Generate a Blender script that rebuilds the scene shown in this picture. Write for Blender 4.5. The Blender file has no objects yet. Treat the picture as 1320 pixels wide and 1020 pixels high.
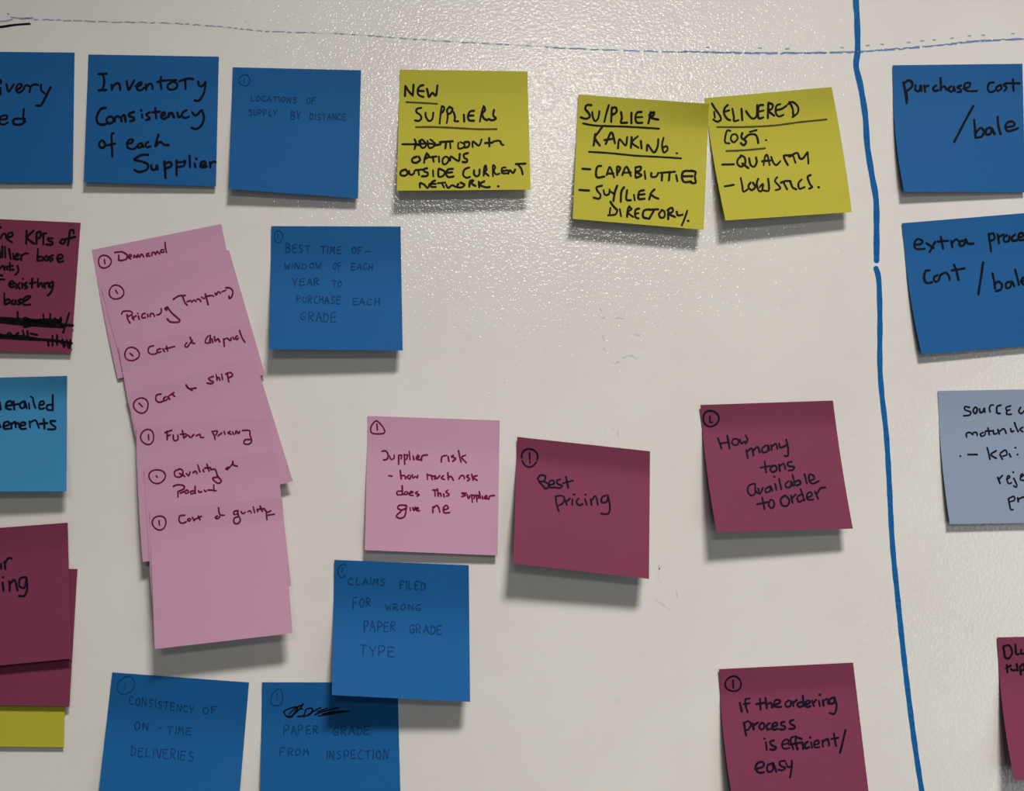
import bpy, math, random
from mathutils import Vector, Matrix

# ------------------------------------------------------------------ camera
scn = bpy.context.scene
W, H = 1320.0, 1020.0
HFOV = math.radians(60)
FPX = (W / 2) / math.tan(HFOV / 2)
PITCH = math.radians(4.0)
DIST = 0.508 * math.cos(PITCH)
CAM = Vector((0.0, -DIST, 1.50))
cam_data = bpy.data.cameras.new('camera')
cam_data.sensor_fit = 'HORIZONTAL'
cam_data.angle = HFOV
cam_data.clip_start = 0.01
cam = bpy.data.objects.new('camera', cam_data)
scn.collection.objects.link(cam)
cam.location = CAM
cam.rotation_euler = (math.pi / 2 + PITCH, 0, 0)
scn.camera = cam
ROT = Matrix.Rotation(math.pi / 2 + PITCH, 3, 'X')


def unproj(px, py, h=0.0):
    """point on the wall (lifted h metres off it) for a photo coordinate"""
    d = ROT @ Vector(((px - W / 2) / FPX, -(py - H / 2) / FPX, -1.0))
    t = (-h - CAM.y) / d.y
    return CAM + d * t


# ------------------------------------------------------------------ world, lamps, exposure
world = bpy.data.worlds.new('office_ambient')
scn.world = world
world.use_nodes = True
bg = world.node_tree.nodes['Background']
bg.inputs[0].default_value = (0.80, 0.88, 1.0, 1)
bg.inputs[1].default_value = 0.045
C0 = Vector((0, 0, 1.5))


def lamp(name, elev, azim, dist, sx, sy, power, col, aim=(0, 0), spread=180):
    e, a = math.radians(elev), math.radians(azim)
    p = C0 + dist * Vector((math.cos(e) * math.sin(a), -math.cos(e) * math.cos(a), math.sin(e)))
    L = bpy.data.lights.new(name, 'AREA')
    L.shape = 'RECTANGLE'
    L.size, L.size_y = sx, sy
    L.energy = power
    L.color = col
    L.spread = math.radians(spread)
    o = bpy.data.objects.new(name, L)
    scn.collection.objects.link(o)
    o.location = p
    o.rotation_euler = (C0 + Vector((aim[0], 0, aim[1])) - p).to_track_quat('-Z', 'Y').to_euler()
    return o


# louvred ceiling panel just overhead, a second panel further down the room, plus a soft unseen fill added to brighten the right side
lamp('ceiling_lamp_near', 55, 23, 2.6, 0.55, 0.26, 8.5, (1.0, 0.955, 0.92), (-0.02, -1.15), 47)
lamp('ceiling_lamp_far', 25, 3, 3.2, 1.0, 0.30, 11.5, (1.0, 0.95, 0.88))
lamp('fill_light', -8, 50, 2.0, 1.0, 1.2, 6, (0.88, 0.93, 1.0))

scn.view_settings.view_transform = 'Standard'
scn.view_settings.look = 'None'
scn.view_settings.gamma = 1.0
scn.view_settings.use_curve_mapping = False
scn.view_settings.exposure = 0.0


# ------------------------------------------------------------------ materials
def srgb(r, g, b):
    def f(c):
        c /= 255.0
        return c / 12.92 if c <= 0.04045 else ((c + 0.055) / 1.055) ** 2.4
    return (f(r), f(g), f(b), 1)


def new_mat(name):
    m = bpy.data.materials.new(name)
    m.use_nodes = True
    nt = m.node_tree
    return m, nt, nt.nodes['Principled BSDF']


def mixc(nt, fac, a, b):
    n = nt.nodes.new('ShaderNodeMix')
    n.data_type = 'RGBA'
    for s, v in ((n.inputs[0], fac), (n.inputs[6], a), (n.inputs[7], b)):
        if hasattr(v, 'is_output'):
            nt.links.new(v, s)
        else:
            s.default_value = v
    return n.outputs[2]


def noise(nt, scale, detail=2.0, rough=0.5, vec=None):
    n = nt.nodes.new('ShaderNodeTexNoise')
    n.inputs['Scale'].default_value = scale
    n.inputs['Detail'].default_value = detail
    n.inputs['Roughness'].default_value = rough
    if vec is not None:
        nt.links.new(vec, n.inputs['Vector'])
    return n.outputs['Fac']


def ramp(nt, fac, lo, hi):
    n = nt.nodes.new('ShaderNodeMapRange')
    n.inputs[1].default_value = lo
    n.inputs[2].default_value = hi
    nt.links.new(fac, n.inputs[0])
    return n.outputs[0]


def objco(nt):
    return nt.nodes.new('ShaderNodeTexCoord').outputs['Object']


def make_wall_mat():
    m, nt, b = new_mat('whiteboard_paint')
    co = objco(nt)
    big = ramp(nt, noise(nt, 9, 3, 0.55, co), 0.35, 0.7)
    fine = ramp(nt, noise(nt, 60, 3, 0.6, co), 0.55, 0.75)
    c1 = mixc(nt, big, srgb(219, 216, 208), srgb(213, 209, 202))
    sc = nt.nodes.new('ShaderNodeMath')
    sc.operation = 'MULTIPLY'
    nt.links.new(fine, sc.inputs[0])
    sc.inputs[1].default_value = 0.25
    c2 = mixc(nt, sc.outputs[0], c1, srgb(203, 200, 196))
    nt.links.new(c2, b.inputs['Base Color'])
    b.inputs['Roughness'].default_value = 0.5
    b.inputs['Specular IOR Level'].default_value = 0.2
    b.inputs['Coat Weight'].default_value = 1.0
    b.inputs['Coat Roughness'].default_value = 0.07
    b.inputs['Coat IOR'].default_value = 1.5
    bump = nt.nodes.new('ShaderNodeBump')
    bump.inputs['Strength'].default_value = 1.0
    bump.inputs['Distance'].default_value = 0.00028
    nt.links.new(noise(nt, 560, 1.0, 0.5, co), bump.inputs['Height'])
    nt.links.new(bump.outputs[0], b.inputs['Coat Normal'])
    b2 = nt.nodes.new('ShaderNodeBump')
    b2.inputs['Strength'].default_value = 0.12
    b2.inputs['Distance'].default_value = 0.0002
    nt.links.new(noise(nt, 420, 1.5, 0.5, co), b2.inputs['Height'])
    nt.links.new(b2.outputs[0], b.inputs['Normal'])
    return m


def paper(name, col, col2):
    m, nt, b = new_mat(name)
    co = objco(nt)
    f = ramp(nt, noise(nt, 1400, 3, 0.7, co), 0.3, 0.7)
    g = ramp(nt, noise(nt, 28, 2, 0.5, co), 0.3, 0.7)
    c = mixc(nt, f, col, col2)
    s = nt.nodes.new('ShaderNodeMath')
    s.operation = 'MULTIPLY'
    nt.links.new(g, s.inputs[0])
    s.inputs[1].default_value = 0.35
    c = mixc(nt, s.outputs[0], c, col2)
    nt.links.new(c, b.inputs['Base Color'])
    b.inputs['Roughness'].default_value = 0.75
    b.inputs['Specular IOR Level'].default_value = 0.25
    bump = nt.nodes.new('ShaderNodeBump')
    bump.inputs['Strength'].default_value = 0.5
    bump.inputs['Distance'].default_value = 0.00003
    nt.links.new(noise(nt, 1500, 3, 0.6, co), bump.inputs['Height'])
    nt.links.new(bump.outputs[0], b.inputs['Normal'])
    return m


def ink(name, col, rough=0.6):
    m, nt, b = new_mat(name)
    f = ramp(nt, noise(nt, 500, 2, 0.6, objco(nt)), 0.3, 0.7)
    c2 = tuple(min(1, v * 1.5 + 0.004) for v in col[:3]) + (1,)
    nt.links.new(mixc(nt, f, col, c2), b.inputs['Base Color'])
    b.inputs['Roughness'].default_value = rough
    b.inputs['Specular IOR Level'].default_value = 0.08
    return m


M = {
    'wall': make_wall_mat(),
    'blue': paper('blue_paper', srgb(11, 87, 144), srgb(9, 82, 137)),
    'sky': paper('light_blue_paper', srgb(52, 126, 168), srgb(48, 120, 161)),
    'pale': paper('pale_blue_paper', srgb(134, 148, 170), srgb(129, 143, 165)),
    'yellow': paper('yellow_paper', srgb(175, 168, 50), srgb(169, 162, 45)),
    'pink': paper('pink_paper', srgb(192, 145, 169), srgb(186, 139, 163)),
    'plum': paper('magenta_paper', srgb(119, 50, 76), srgb(113, 46, 71)),
    'black': ink('black_marker_ink', srgb(7, 5, 10)),
    'navy': ink('dark_navy_marker_ink', srgb(10, 9, 26)),
    'faint': ink('faint_pen_ink', srgb(6, 52, 92)),
    'wine': ink('wine_red_pen_ink', srgb(92, 14, 52)),
    'olive': ink('thin_underline_ink', srgb(62, 56, 26)),
    'line': ink('blue_marker_line_ink', srgb(14, 80, 134), 0.4),
    'ghost': ink('rubbed_marker_ink', srgb(128, 132, 148), 0.5),
    'ghostblue': ink('rubbed_blue_marker_ink', srgb(98, 122, 160), 0.5),
    'smudge': ink('grey_smudge_ink', srgb(182, 180, 176), 0.5),
}


# ------------------------------------------------------------------ mesh helpers
def link(name, verts, faces, mat, parent=None, origin=None, smooth=False):
    me = bpy.data.meshes.new(name)
    o0 = origin if origin is not None else Vector((0, 0, 0))
    me.from_pydata([tuple(Vector(v) - o0) for v in verts], [], faces)
    me.materials.append(mat)
    if smooth:
        for p in me.polygons:
            p.use_smooth = True
    o = bpy.data.objects.new(name, me)
    scn.collection.objects.link(o)
    if parent is not None:
        o.parent = parent
    elif origin is not None:
        o.location = origin
    return o


def smooth_line(pts, step):
    """Catmull-Rom through the points, resampled"""
    if len(pts) == 1:
        x, y = pts[0]
        pts = [(x - step * .2, y), (x + step * .2, y)]
    if len(pts) == 2:
        P = [pts[0], pts[1]]
        n = max(1, int(math.dist(*P) / (step * 2)))
        return [(P[0][0] + (P[1][0] - P[0][0]) * i / n, P[0][1] + (P[1][1] - P[0][1]) * i / n) for i in range(n + 1)]
    out = []
    closed = math.dist(pts[0], pts[-1]) < 1e-6
    for i in range(len(pts) - 1):
        p1, p2 = pts[i], pts[i + 1]
        p0 = pts[i - 1] if i else (pts[-2] if closed else p1)
        p3 = pts[i + 2] if i + 2 < len(pts) else (pts[1] if closed else p2)
        n = max(1, int(math.ceil(math.dist(p1, p2) / step)))
        for k in range(n):
            t = k / n
            out.append(tuple(0.5 * ((2 * b) + (-a + c) * t + (2 * a - 5 * b + 4 * c - d) * t * t + (-a + 3 * b - 3 * c + d) * t ** 3)
                             for a, b, c, d in zip(p0, p1, p2, p3)))
    out.append(pts[-1])
    return out


def stroke_mesh(strokes, width, place, rnd, step=1.3):
    """flat pen strokes (photo coordinates) laid on a surface by place(px, py)"""
    V, F = [], []
    for st in strokes:
        w = width * rnd.uniform(1.0, 1.22)
        pl = smooth_line(st, step)
        n = len(pl)
        L, R = [], []
        for i, (x, y) in enumerate(pl):
            a = pl[max(0, i - 1)]
            b = pl[min(n - 1, i + 1)]
            dx, dy = b[0] - a[0], b[1] - a[1]
            l = math.hypot(dx, dy) or 1e-6
            hw = w * 0.5 * (0.98 + 0.05 * math.sin(i * 0.35 + w * 9))
            L.append((x - dy / l * hw, y + dx / l * hw))
            R.append((x + dy / l * hw, y - dx / l * hw))
        base = len(V)
        for i in range(n):
            V.append(place(*L[i]))
            V.append(place(*R[i]))
        for i in range(n - 1):
            q = base + 2 * i
            F.append((q, q + 1, q + 3, q + 2))
        # rounded ends
        for e, nb in ((0, 1), (n - 1, n - 2)):
            cx, cy = pl[e]
            ang = math.atan2(pl[e][1] - pl[nb][1], pl[e][0] - pl[nb][0])
            c = len(V)
            V.append(place(cx, cy))
            for k in range(6):
                t = ang - math.pi / 2 + math.pi * k / 5
                V.append(place(cx + math.cos(t) * w * .47, cy + math.sin(t) * w * .47))
            for k in range(5):
                F.append((c, c + 1 + k, c + 2 + k))
    return V, F


def parse(txt, sc, ox, oy):
    """'x,y x,y; ...' in an enlarged local frame -> list of strokes in photo coordinates;
    '@cx,cy,rx,ry' is a hand-drawn ring"""
    out = []
    for s in txt.replace('\n', ' ').split(';'):
        s = s.strip()
        if not s:
            continue
        if s[0] == '@':
            cx, cy, rx, ry = [float(v) for v in s[1:].split(',')]
            k = random.Random(cx * 7 + cy).uniform(0, 6)
            pts = []
            for i in range(15):
                t = -2.0 + k * .15 + i / 14 * (2 * math.pi + .12)
                q = 1 + 0.04 * math.sin(3 * t + k)
                pts.append((cx + rx * q * math.cos(t), cy + ry * q * math.sin(t)))
            out.append([(ox + x / sc, oy + y / sc) for x, y in pts])
            continue
        out.append([(ox + float(p.split(',')[0]) / sc, oy + float(p.split(',')[1]) / sc) for p in s.split()])
    return out


# small hand-printed capitals, unit box, y down
CAPS = {
    'A': '0,1 .25,.5 .5,0 .75,.5 1,1;.2,.6 .8,.6', 'B': '.1,0 .1,1;.1,0 .8,.1 .75,.4 .15,.5 .9,.65 .8,.95 .1,1',
    'C': '.9,.1 .4,.05 .05,.5 .3,.95 .9,.9', 'D': '.1,0 .1,1;.1,0 .8,.2 .9,.6 .6,.95 .1,1',
    'E': '.9,0 .1,.05 .1,.5 .1,1 .9,.95;.1,.5 .75,.45', 'F': '.1,1 .1,.5 .15,0 .95,0;.1,.5 .7,.45',
    'G': '.9,.1 .4,.05 .05,.5 .3,.95 .85,.9 .85,.6 .5,.6', 'H': '.1,0 .1,1;.9,0 .9,1;.1,.5 .9,.5',
    'I': '.5,0 .5,1', 'K': '.1,0 .1,1;.85,0 .15,.5 .9,1', 'L': '.2,0 .1,.5 .15,1 .85,.95',
    'M': '.05,1 .15,.5 .2,0 .5,.6 .8,0 .9,.5 .95,1', 'N': '.1,1 .1,0 .5,.5 .85,1 .9,0',
    'O': '.5,.05 .1,.3 .15,.8 .55,.95 .9,.6 .8,.15 .5,.05', 'P': '.1,1 .1,0 .8,.1 .75,.45 .15,.55',
    'R': '.1,1 .1,0 .8,.1 .75,.4 .2,.5 .9,1', 'S': '.85,.1 .3,.05 .2,.35 .8,.6 .75,.9 .1,.95',
    'T': '0,.05 1,0;.5,0 .5,1', 'U': '.1,0 .15,.8 .5,1 .85,.8 .9,0', 'V': '.05,0 .5,1 .95,0',
    'W': '0,0 .25,1 .5,.4 .75,1 1,0', 'Y': '.05,0 .5,.5 .95,0;.5,.5 .45,1',
}


def caps(word, x0, x1, t0, b0, t1, b1, sc, ox, oy, rnd):
    """a hand-printed word between x0 and x1; top/bottom run t0..t1 and b0..b1"""
    out = []
    n = len(word)
    wsum = sum(0.45 if c == 'I' else 1 for c in word)
    cur = 0
    for c in word:
        cw = (0.45 if c == 'I' else 1) / wsum * (x1 - x0)
        lx = x0 + cur
        cur += cw
        jx, jy, sl = rnd.uniform(-.06, .06), rnd.uniform(-.06, .06), rnd.uniform(-.05, .12)
        for s in CAPS[c].split(';'):
            st = []
            for p in s.split():
                u, v = [float(q) for q in p.split(',')]
                x = lx + cw * (0.08 + 0.74 * u + jx - sl * (v - .5))
                f = (x - x0) / (x1 - x0)
                tt, bb = t0 + (t1 - t0) * f, b0 + (b1 - b0) * f
                y = tt + (bb - tt) * (v + jy + rnd.uniform(-.07, .07))
                st.append((ox + x / sc, oy + y / sc))
            out.append(st)
    return out


# ------------------------------------------------------------------ sticky notes
def bow(u):
    return 4 * u * (1 - u)


class Note:
    """a square paper note stuck by its top strip, the free part leaning off the wall.
    corners TL, TR, BR, BL; base and lift in mm; crease = where it starts to bend"""
    def __init__(s, mat, corners, base=0.15, lift=(6, 6), crease=0.14, bend=0.25, bl=0, br=0, bb=0, end=0.0, top=(0.5, 0.5)):
        s.mat, s.c, s.base, s.lift = mat, corners, base, lift
        s.v0, s.bw, s.bl, s.br, s.bb, s.end = crease, bend, bl, br, bb, end
        s.top = top
        s.norm = s.raw(1.0)

    def raw(s, v):
        t = v - s.v0
        if t <= 0:
            return 0.0
        if t < s.bw:
            return t * t / (2 * s.bw)
        return s.bw / 2 + (t - s.bw) + s.end * (t - s.bw) ** 2

    def h(s, u, v):
        v = max(0.0, min(1.0, v))
        uu = max(0.0, min(1.0, u))
        L = s.lift[0] * (1 - uu) + s.lift[1] * uu
        T = s.top[0] * (1 - uu) ** 1.5 + s.top[1] * uu ** 1.5      # the top strip stands a little proud at its edge
        T *= max(0.0, 1 - v / (s.v0 + 0.09)) ** 1.25
        return (s.base + T + L * s.raw(v) / s.norm) / 1000.0

    def pix(s, u, v):
        (ax, ay), (bx, by), (cx, cy), (dx, dy) = s.c
        x = (1 - v) * ((1 - u) * ax + u * bx) + v * ((1 - u) * dx + u * cx)
        y = (1 - v) * ((1 - u) * ay + u * by) + v * ((1 - u) * dy + u * cy)
        x += bow(v) * (s.bl * (1 - u) + s.br * u)
        y += bow(u) * s.bb * v
        return x, y

    def inv(s, px, py):
        u = v = 0.5
        for _ in range(6):
            x, y = s.pix(u, v)
            e = 1e-3
            xu, yu = s.pix(u + e, v)
            xv, yv = s.pix(u, v + e)
            a, b, c, d = (xu - x) / e, (xv - x) / e, (yu - y) / e, (yv - y) / e
            det = a * d - b * c
            rx, ry = px - x, py - y
            u += (d * rx - b * ry) / det
            v += (-c * rx + a * ry) / det
        return u, v

    def place(s, px, py):
        u, v = s.inv(px, py)
        return unproj(px, py, s.h(u, v) + 0.00010)

    def build(s, label, group):
        NU, NV = 10, 26
        verts = []
        for j in range(NV + 1):
            for i in range(NU + 1):
                u, v = i / NU, j / NV
                x, y = s.pix(u, v)
                verts.append(unproj(x, y, s.h(u, v)))
        faces = [(j * (NU + 1) + i, (j + 1) * (NU + 1) + i, (j + 1) * (NU + 1) + i + 1, j * (NU + 1) + i + 1)
                 for j in range(NV) for i in range(NU)]
        # back skin and rim give the sheet its thickness
        n0 = len(verts)
        front = list(verts)
        verts += [v + Vector((0, 0.00009, 0)) for v in front]
        faces += [tuple(n0 + k for k in reversed(f)) for f in faces]
        rim = [i for i in range(NU + 1)] + [j * (NU + 1) + NU for j in range(1, NV + 1)] + \
              [NV * (NU + 1) + i for i in range(NU - 1, -1, -1)] + [j * (NU + 1) for j in range(NV - 1, 0, -1)]
        for a, b in zip(rim, rim[1:] + rim[:1]):
            q = len(verts)
            verts += [front[a], front[b], front[b] + Vector((0, 0.00009, 0)), front[a] + Vector((0, 0.00009, 0))]
            faces.append((q, q + 1, q + 2, q + 3))
        org = unproj(*s.pix(0.5, 0.0), s.h(0.5, 0))
        o = link('sticky_note', verts, faces, M[s.mat], None, org)
        me = o.data
        nf = NU * NV * 2
        for k, p in enumerate(me.polygons):
            p.use_smooth = k < nf
        o['label'] = label
        o['category'] = 'sticky note'
        o['group'] = group
        s.obj, s.org = o, org
        return o

    def write(s, name, strokes, width, inkname, label=None):
        V, F = stroke_mesh(strokes, width, s.place, random.Random(len(strokes) * 13 + int(width * 10)))
        c = link(name, V, F, M[inkname], s.obj, s.org)
        c.location = (0, 0, 0)
        if label:
            c['label'] = label
        return c


# ------------------------------------------------------------------ the setting: whiteboard wall
wv = [(-2.4, 0, -1.5), (2.4, 0, -1.5), (2.4, 0, 1.3), (-2.4, 0, 1.3),
      (-2.4, 0.06, -1.5), (2.4, 0.06, -1.5), (2.4, 0.06, 1.3), (-2.4, 0.06, 1.3)]
wf = [(0, 1, 2, 3), (5, 4, 7, 6), (4, 0, 3, 7), (1, 5, 6, 2), (3, 2, 6, 7), (4, 5, 1, 0)]
wall = link('wall_back', wv, wf, M['wall'])
wall.location = (0, 0, 1.5)
wall['kind'] = 'structure'


def wall_place(px, py):
    return unproj(px, py, 0.00006)


def wall_ink(name, strokes, width, inkname, label=None, cat=None, group=None, seed=1):
    V, F = stroke_mesh(strokes, width, wall_place, random.Random(seed), 2.0)
    org = Vector(V[0])
    if cat:
        o = link(name, V, F, M[inkname], None, org)
        o['label'], o['category'] = label, cat
        if group:
            o['group'] = group
    else:
        o = link(name, V, F, M[inkname], wall, wall.location.copy())
        o.location = (0, 0, 0)
        if label:
            o['label'] = label
    return o


wall_ink('marker_line', [[(1102, -70), (1103.3, 0), (1104.7, 21), (1105.6, 63), (1103.6, 85), (1109, 109.5), (1115.3, 148), (1118, 187),
                          (1124, 226), (1129.3, 258), (1130, 300), (1130, 336)]], 7.4, 'line',
         'upper stretch of the blue vertical marker line, from the top down to a small gap', 'drawn line',
         'blue vertical divider on the whiteboard', 3)
wall_ink('marker_line', [[(1129.2, 346), (1132.9, 362), (1134.3, 411), (1134.3, 471), (1137, 510), (1142.4, 559), (1146, 616),
                          (1150.2, 698), (1157, 769), (1167, 863), (1178, 951), (1188.3, 1020), (1200, 1090)]], 6.6, 'line',
         'lower stretch of the blue vertical marker line, below the small gap', 'drawn line',
         'blue vertical divider on the whiteboard', 4)

# half rubbed-out horizontal line near the top: broken dashes
rn = random.Random(11)
path = smooth_line([(44, 25), (80, 26), (130, 28), (220, 30), (290, 35), (340, 40), (440, 43.5), (500, 48), (590, 54), (680, 59), (760, 63),
                    (880, 66.5), (1000, 68.5), (1100, 67), (1150, 63.5), (1210, 58.5), (1260, 53), (1325, 50), (1380, 48)], 2.0)


def dashes(path, on, off, dy=0.0, a=0, b=9999):
    out, i = [], 0
    while i < len(path) - 2:
        n = rn.randint(*on)
        seg = path[i:i + n]
        if len(seg) > 1 and a <= seg[0][0] and seg[-1][0] <= b:
            out.append([(x, y + dy + rn.uniform(-.5, .5)) for x, y in seg[::2] if True])
        i += n + rn.randint(*off)
    return [s for s in out if len(s) > 1]


st = dashes(path, (3, 9), (1, 2), 0, 44, 420) + dashes(path, (2, 5), (1, 4), 0, 420, 710)
gl = wall_ink('rubbed_line', st, 1.5, 'ghost', 'thin half-erased grey dashed line running across the top left of the board', 'drawn line',
         'half-erased line along the top', 5)
V, F = stroke_mesh([[p for p in path if 44 <= p[0] <= 720][::3]], 1.0, lambda x, y: unproj(x, y, 0.00004), random.Random(2), 3.0)
fo = link('faint_trace', V, F, M['smudge'], gl, gl.location.copy())
fo.location = (0, 0, 0)
st = dashes(path, (5, 14), (1, 2), 0.5, 710, 1400) + dashes(path, (6, 20), (0, 1), -0.4, 880, 1400)
rl = wall_ink('rubbed_line', st, 1.4, 'ghostblue', 'thin half-erased blue line running across the top right under a row of faint dots',
         'drawn line', 'half-erased line along the top', 6)
st = dashes(path, (2, 3), (4, 12), -6, 890, 1110) + dashes(path, (2, 4), (4, 9), -7.5, 1110, 1330)
V, F = stroke_mesh(st, 1.5, wall_place, random.Random(7), 2.0)
fd = link('faint_dots', V, F, M['ghost'], rl, rl.location.copy())
fd.location = (0, 0, 0)
fd['kind'] = 'stuff'
wall_ink('marker_dash', [[(-40, 38), (0, 34), (15, 32), (38, 30)], [(-40, 40), (0, 35.5), (20, 32.5), (39, 31)]], 1.7, 'navy',
         'short dark blue marker dash at the top left edge above the blue notes', 'drawn line', None, 8)
wall_ink('marker_dash', [[(-40, 29), (0, 27.5), (8, 27), (16, 25)], [(14, 22), (25, 23.5), (42, 23)], [(26, 24.5), (41, 23.8)],
                         [(10, 17.5), (11, 18.5)]], 1.7, 'ghost',
         'short grey rubbed stroke just above the dark blue dash at top left', 'drawn line', None, 9)
# grey scuffs left by old writing
wall_ink('smudge', [[(774, 398), (775, 400)], [(776, 409), (779, 410)], [(777, 432), (779, 438)], [(778, 448), (782, 453)],
                    [(795, 409), (806, 411)], [(803, 461), (813, 458), (822, 463)], [(798, 466), (792, 468)], [(819, 431), (824, 432)],
                    [(778, 556), (782, 554)], [(790, 552), (797, 558), (796, 566)], [(316, 28), (321, 26)],
                    [(499, 41), (501, 42)]], 2.0, 'smudge', 'faint grey rubbed marks')
wall_ink('smudge', [[(849, 728), (850, 738), (848, 744), (853, 752)], [(872, 762), (873, 772)], [(845, 773), (856, 780), (864, 786)],
                    [(851, 730), (850, 734)], [(909, 739), (910, 740)], [(795, 903), (798, 904)]], 1.6, 'smudge', 'faint grey rubbed marks')

# ------------------------------------------------------------------ notes: writing is traced in enlarged local frames
P = parse
BLK = 'blue notes written in thick black marker'
FNT = 'blue notes with faint pen capitals'
YEL = 'yellow notes along the top'
PNK = 'pink notes overlapped in a slanting column'
PLM = 'magenta notes with a circled number'

# --- top left, cut by the photo edge
n = Note('blue', [(-72, 66), (96.1, 67.8), (93.7, 236), (-75, 234)], lift=(2.4, 1.8))
n.build('blue sticky note at the top left edge, words cut off to "very" and "ed"', BLK)
n.write('handwriting', P('''-40,240 -38,290 -20,320; 5,232 6,252; 2,285 4,330; 45,260 58,312 80,285 95,262;
110,300 140,285 150,262 125,262 112,290 125,318 155,305 178,268 205,275; 205,315 212,280 235,262 265,265; 285,262 285,300 310,325;
350,280 325,330 300,380 280,408 250,408; 0,505 45,500 45,478 15,480 -5,500 0,530 25,540 55,525;
148,500 105,500 90,520 105,540 155,535 172,500; 165,432 162,500 175,520''', 5.37, 0, 60), 2.7, 'black')

# --- Inventory Consistency
n = Note('blue', [(114, 70.2), (282.1, 73), (278.2, 240.3), (108, 234.7)], lift=(3.6, 2.4))
n.build('blue sticky note reading "Inventory Consistency of each Supplier"', BLK)
n.write('handwriting', P('''145,190 200,188; 172,190 182,215 184,255 172,300; 145,303 200,300; 235,265 238,300;
238,290 255,265 280,252 292,270 295,300; 340,240 345,270 355,298 375,265 392,235; 400,275 430,270 445,252 430,248 412,268 415,298 440,302 460,285;
472,262 475,298; 475,285 495,258 515,265 520,292; 578,210 575,250 580,292; 550,245 600,235 685,232; 650,248 625,265 628,292 655,298 685,285 688,255 655,242;
745,235 748,292; 705,240 760,222 800,225; 835,240 840,268 860,275 880,255; 885,245 880,300 860,350 835,375 810,372;
195,425 165,430 140,465 132,505 145,535 180,540 215,525; 235,485 210,490 200,512 215,532 240,525 248,500 235,485;
258,520 262,490 280,482 300,495 305,518; 310,480 325,475 332,520; 390,452 358,465 358,480 385,492 392,508 365,516;
445,470 448,492; 438,440 442,445; 500,455 475,470 490,485 500,500 475,508; 538,425 545,495; 515,455 570,450;
580,480 605,472 600,455 582,465 580,490 600,500 620,488; 630,460 632,490; 632,475 650,458 668,490; 690,455 700,490 715,480;
755,440 730,455 722,480 745,495 770,485; 795,455 810,475 830,470 850,445; 860,440 875,490 860,540 825,570 790,562;
165,650 150,670 155,695 180,700 190,675 175,650; 250,600 235,610 238,680 240,762; 200,685 260,672;
345,672 375,665 385,645 360,645 342,670 350,700 385,710 415,690; 440,668 418,680 425,700 445,690 445,668 455,695;
490,660 470,675 478,697 505,690; 560,610 548,650 540,690 560,665 580,662 600,680 630,682;
490,750 445,750 400,775 395,785 440,795 485,815 480,850 430,868 395,855; 510,820 515,850 540,850 550,820 555,850;
600,795 605,850 608,910; 605,810 640,800 650,825 610,845; 685,790 685,890; 685,800 725,800 745,790 735,825 690,835;
775,755 778,835; 812,810 815,835; 820,775 825,780; 850,825 885,815 880,795 855,805 855,835 895,830; 915,800 920,835; 918,815 940,795 955,800''',
                         5.37, 100, 60), 2.8, 'black')

# --- faint: locations of supply by distance
rf = random.Random(5)
n = Note('blue', [(300, 86.7), (465.3, 90.6), (461.4, 255.9), (294.7, 243.7)], lift=(5.5, 3.6), bend=0.3, top=(0.4, 1.3))
n.build('blue sticky note in the top row with two faint lines about locations and distance', FNT)
a = (5.1, 280, 70, rf)
n.write('circled_number', P('@180,170,36,36; 176,160 176,182', 5.1, 280, 70), 1.2, 'faint')
n.write('handwriting', caps('LOCATIONS', 215, 530, 270, 305, 285, 320, *a) + caps('OF', 585, 655, 285, 325, 285, 325, *a)
        + caps('SUPPLY', 205, 400, 362, 402, 366, 406, *a) + caps('BY', 482, 556, 370, 424, 372, 426, *a)
        + caps('DISTANCE', 605, 855, 388, 428, 394, 434, *a), 1.3, 'faint')

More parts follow.
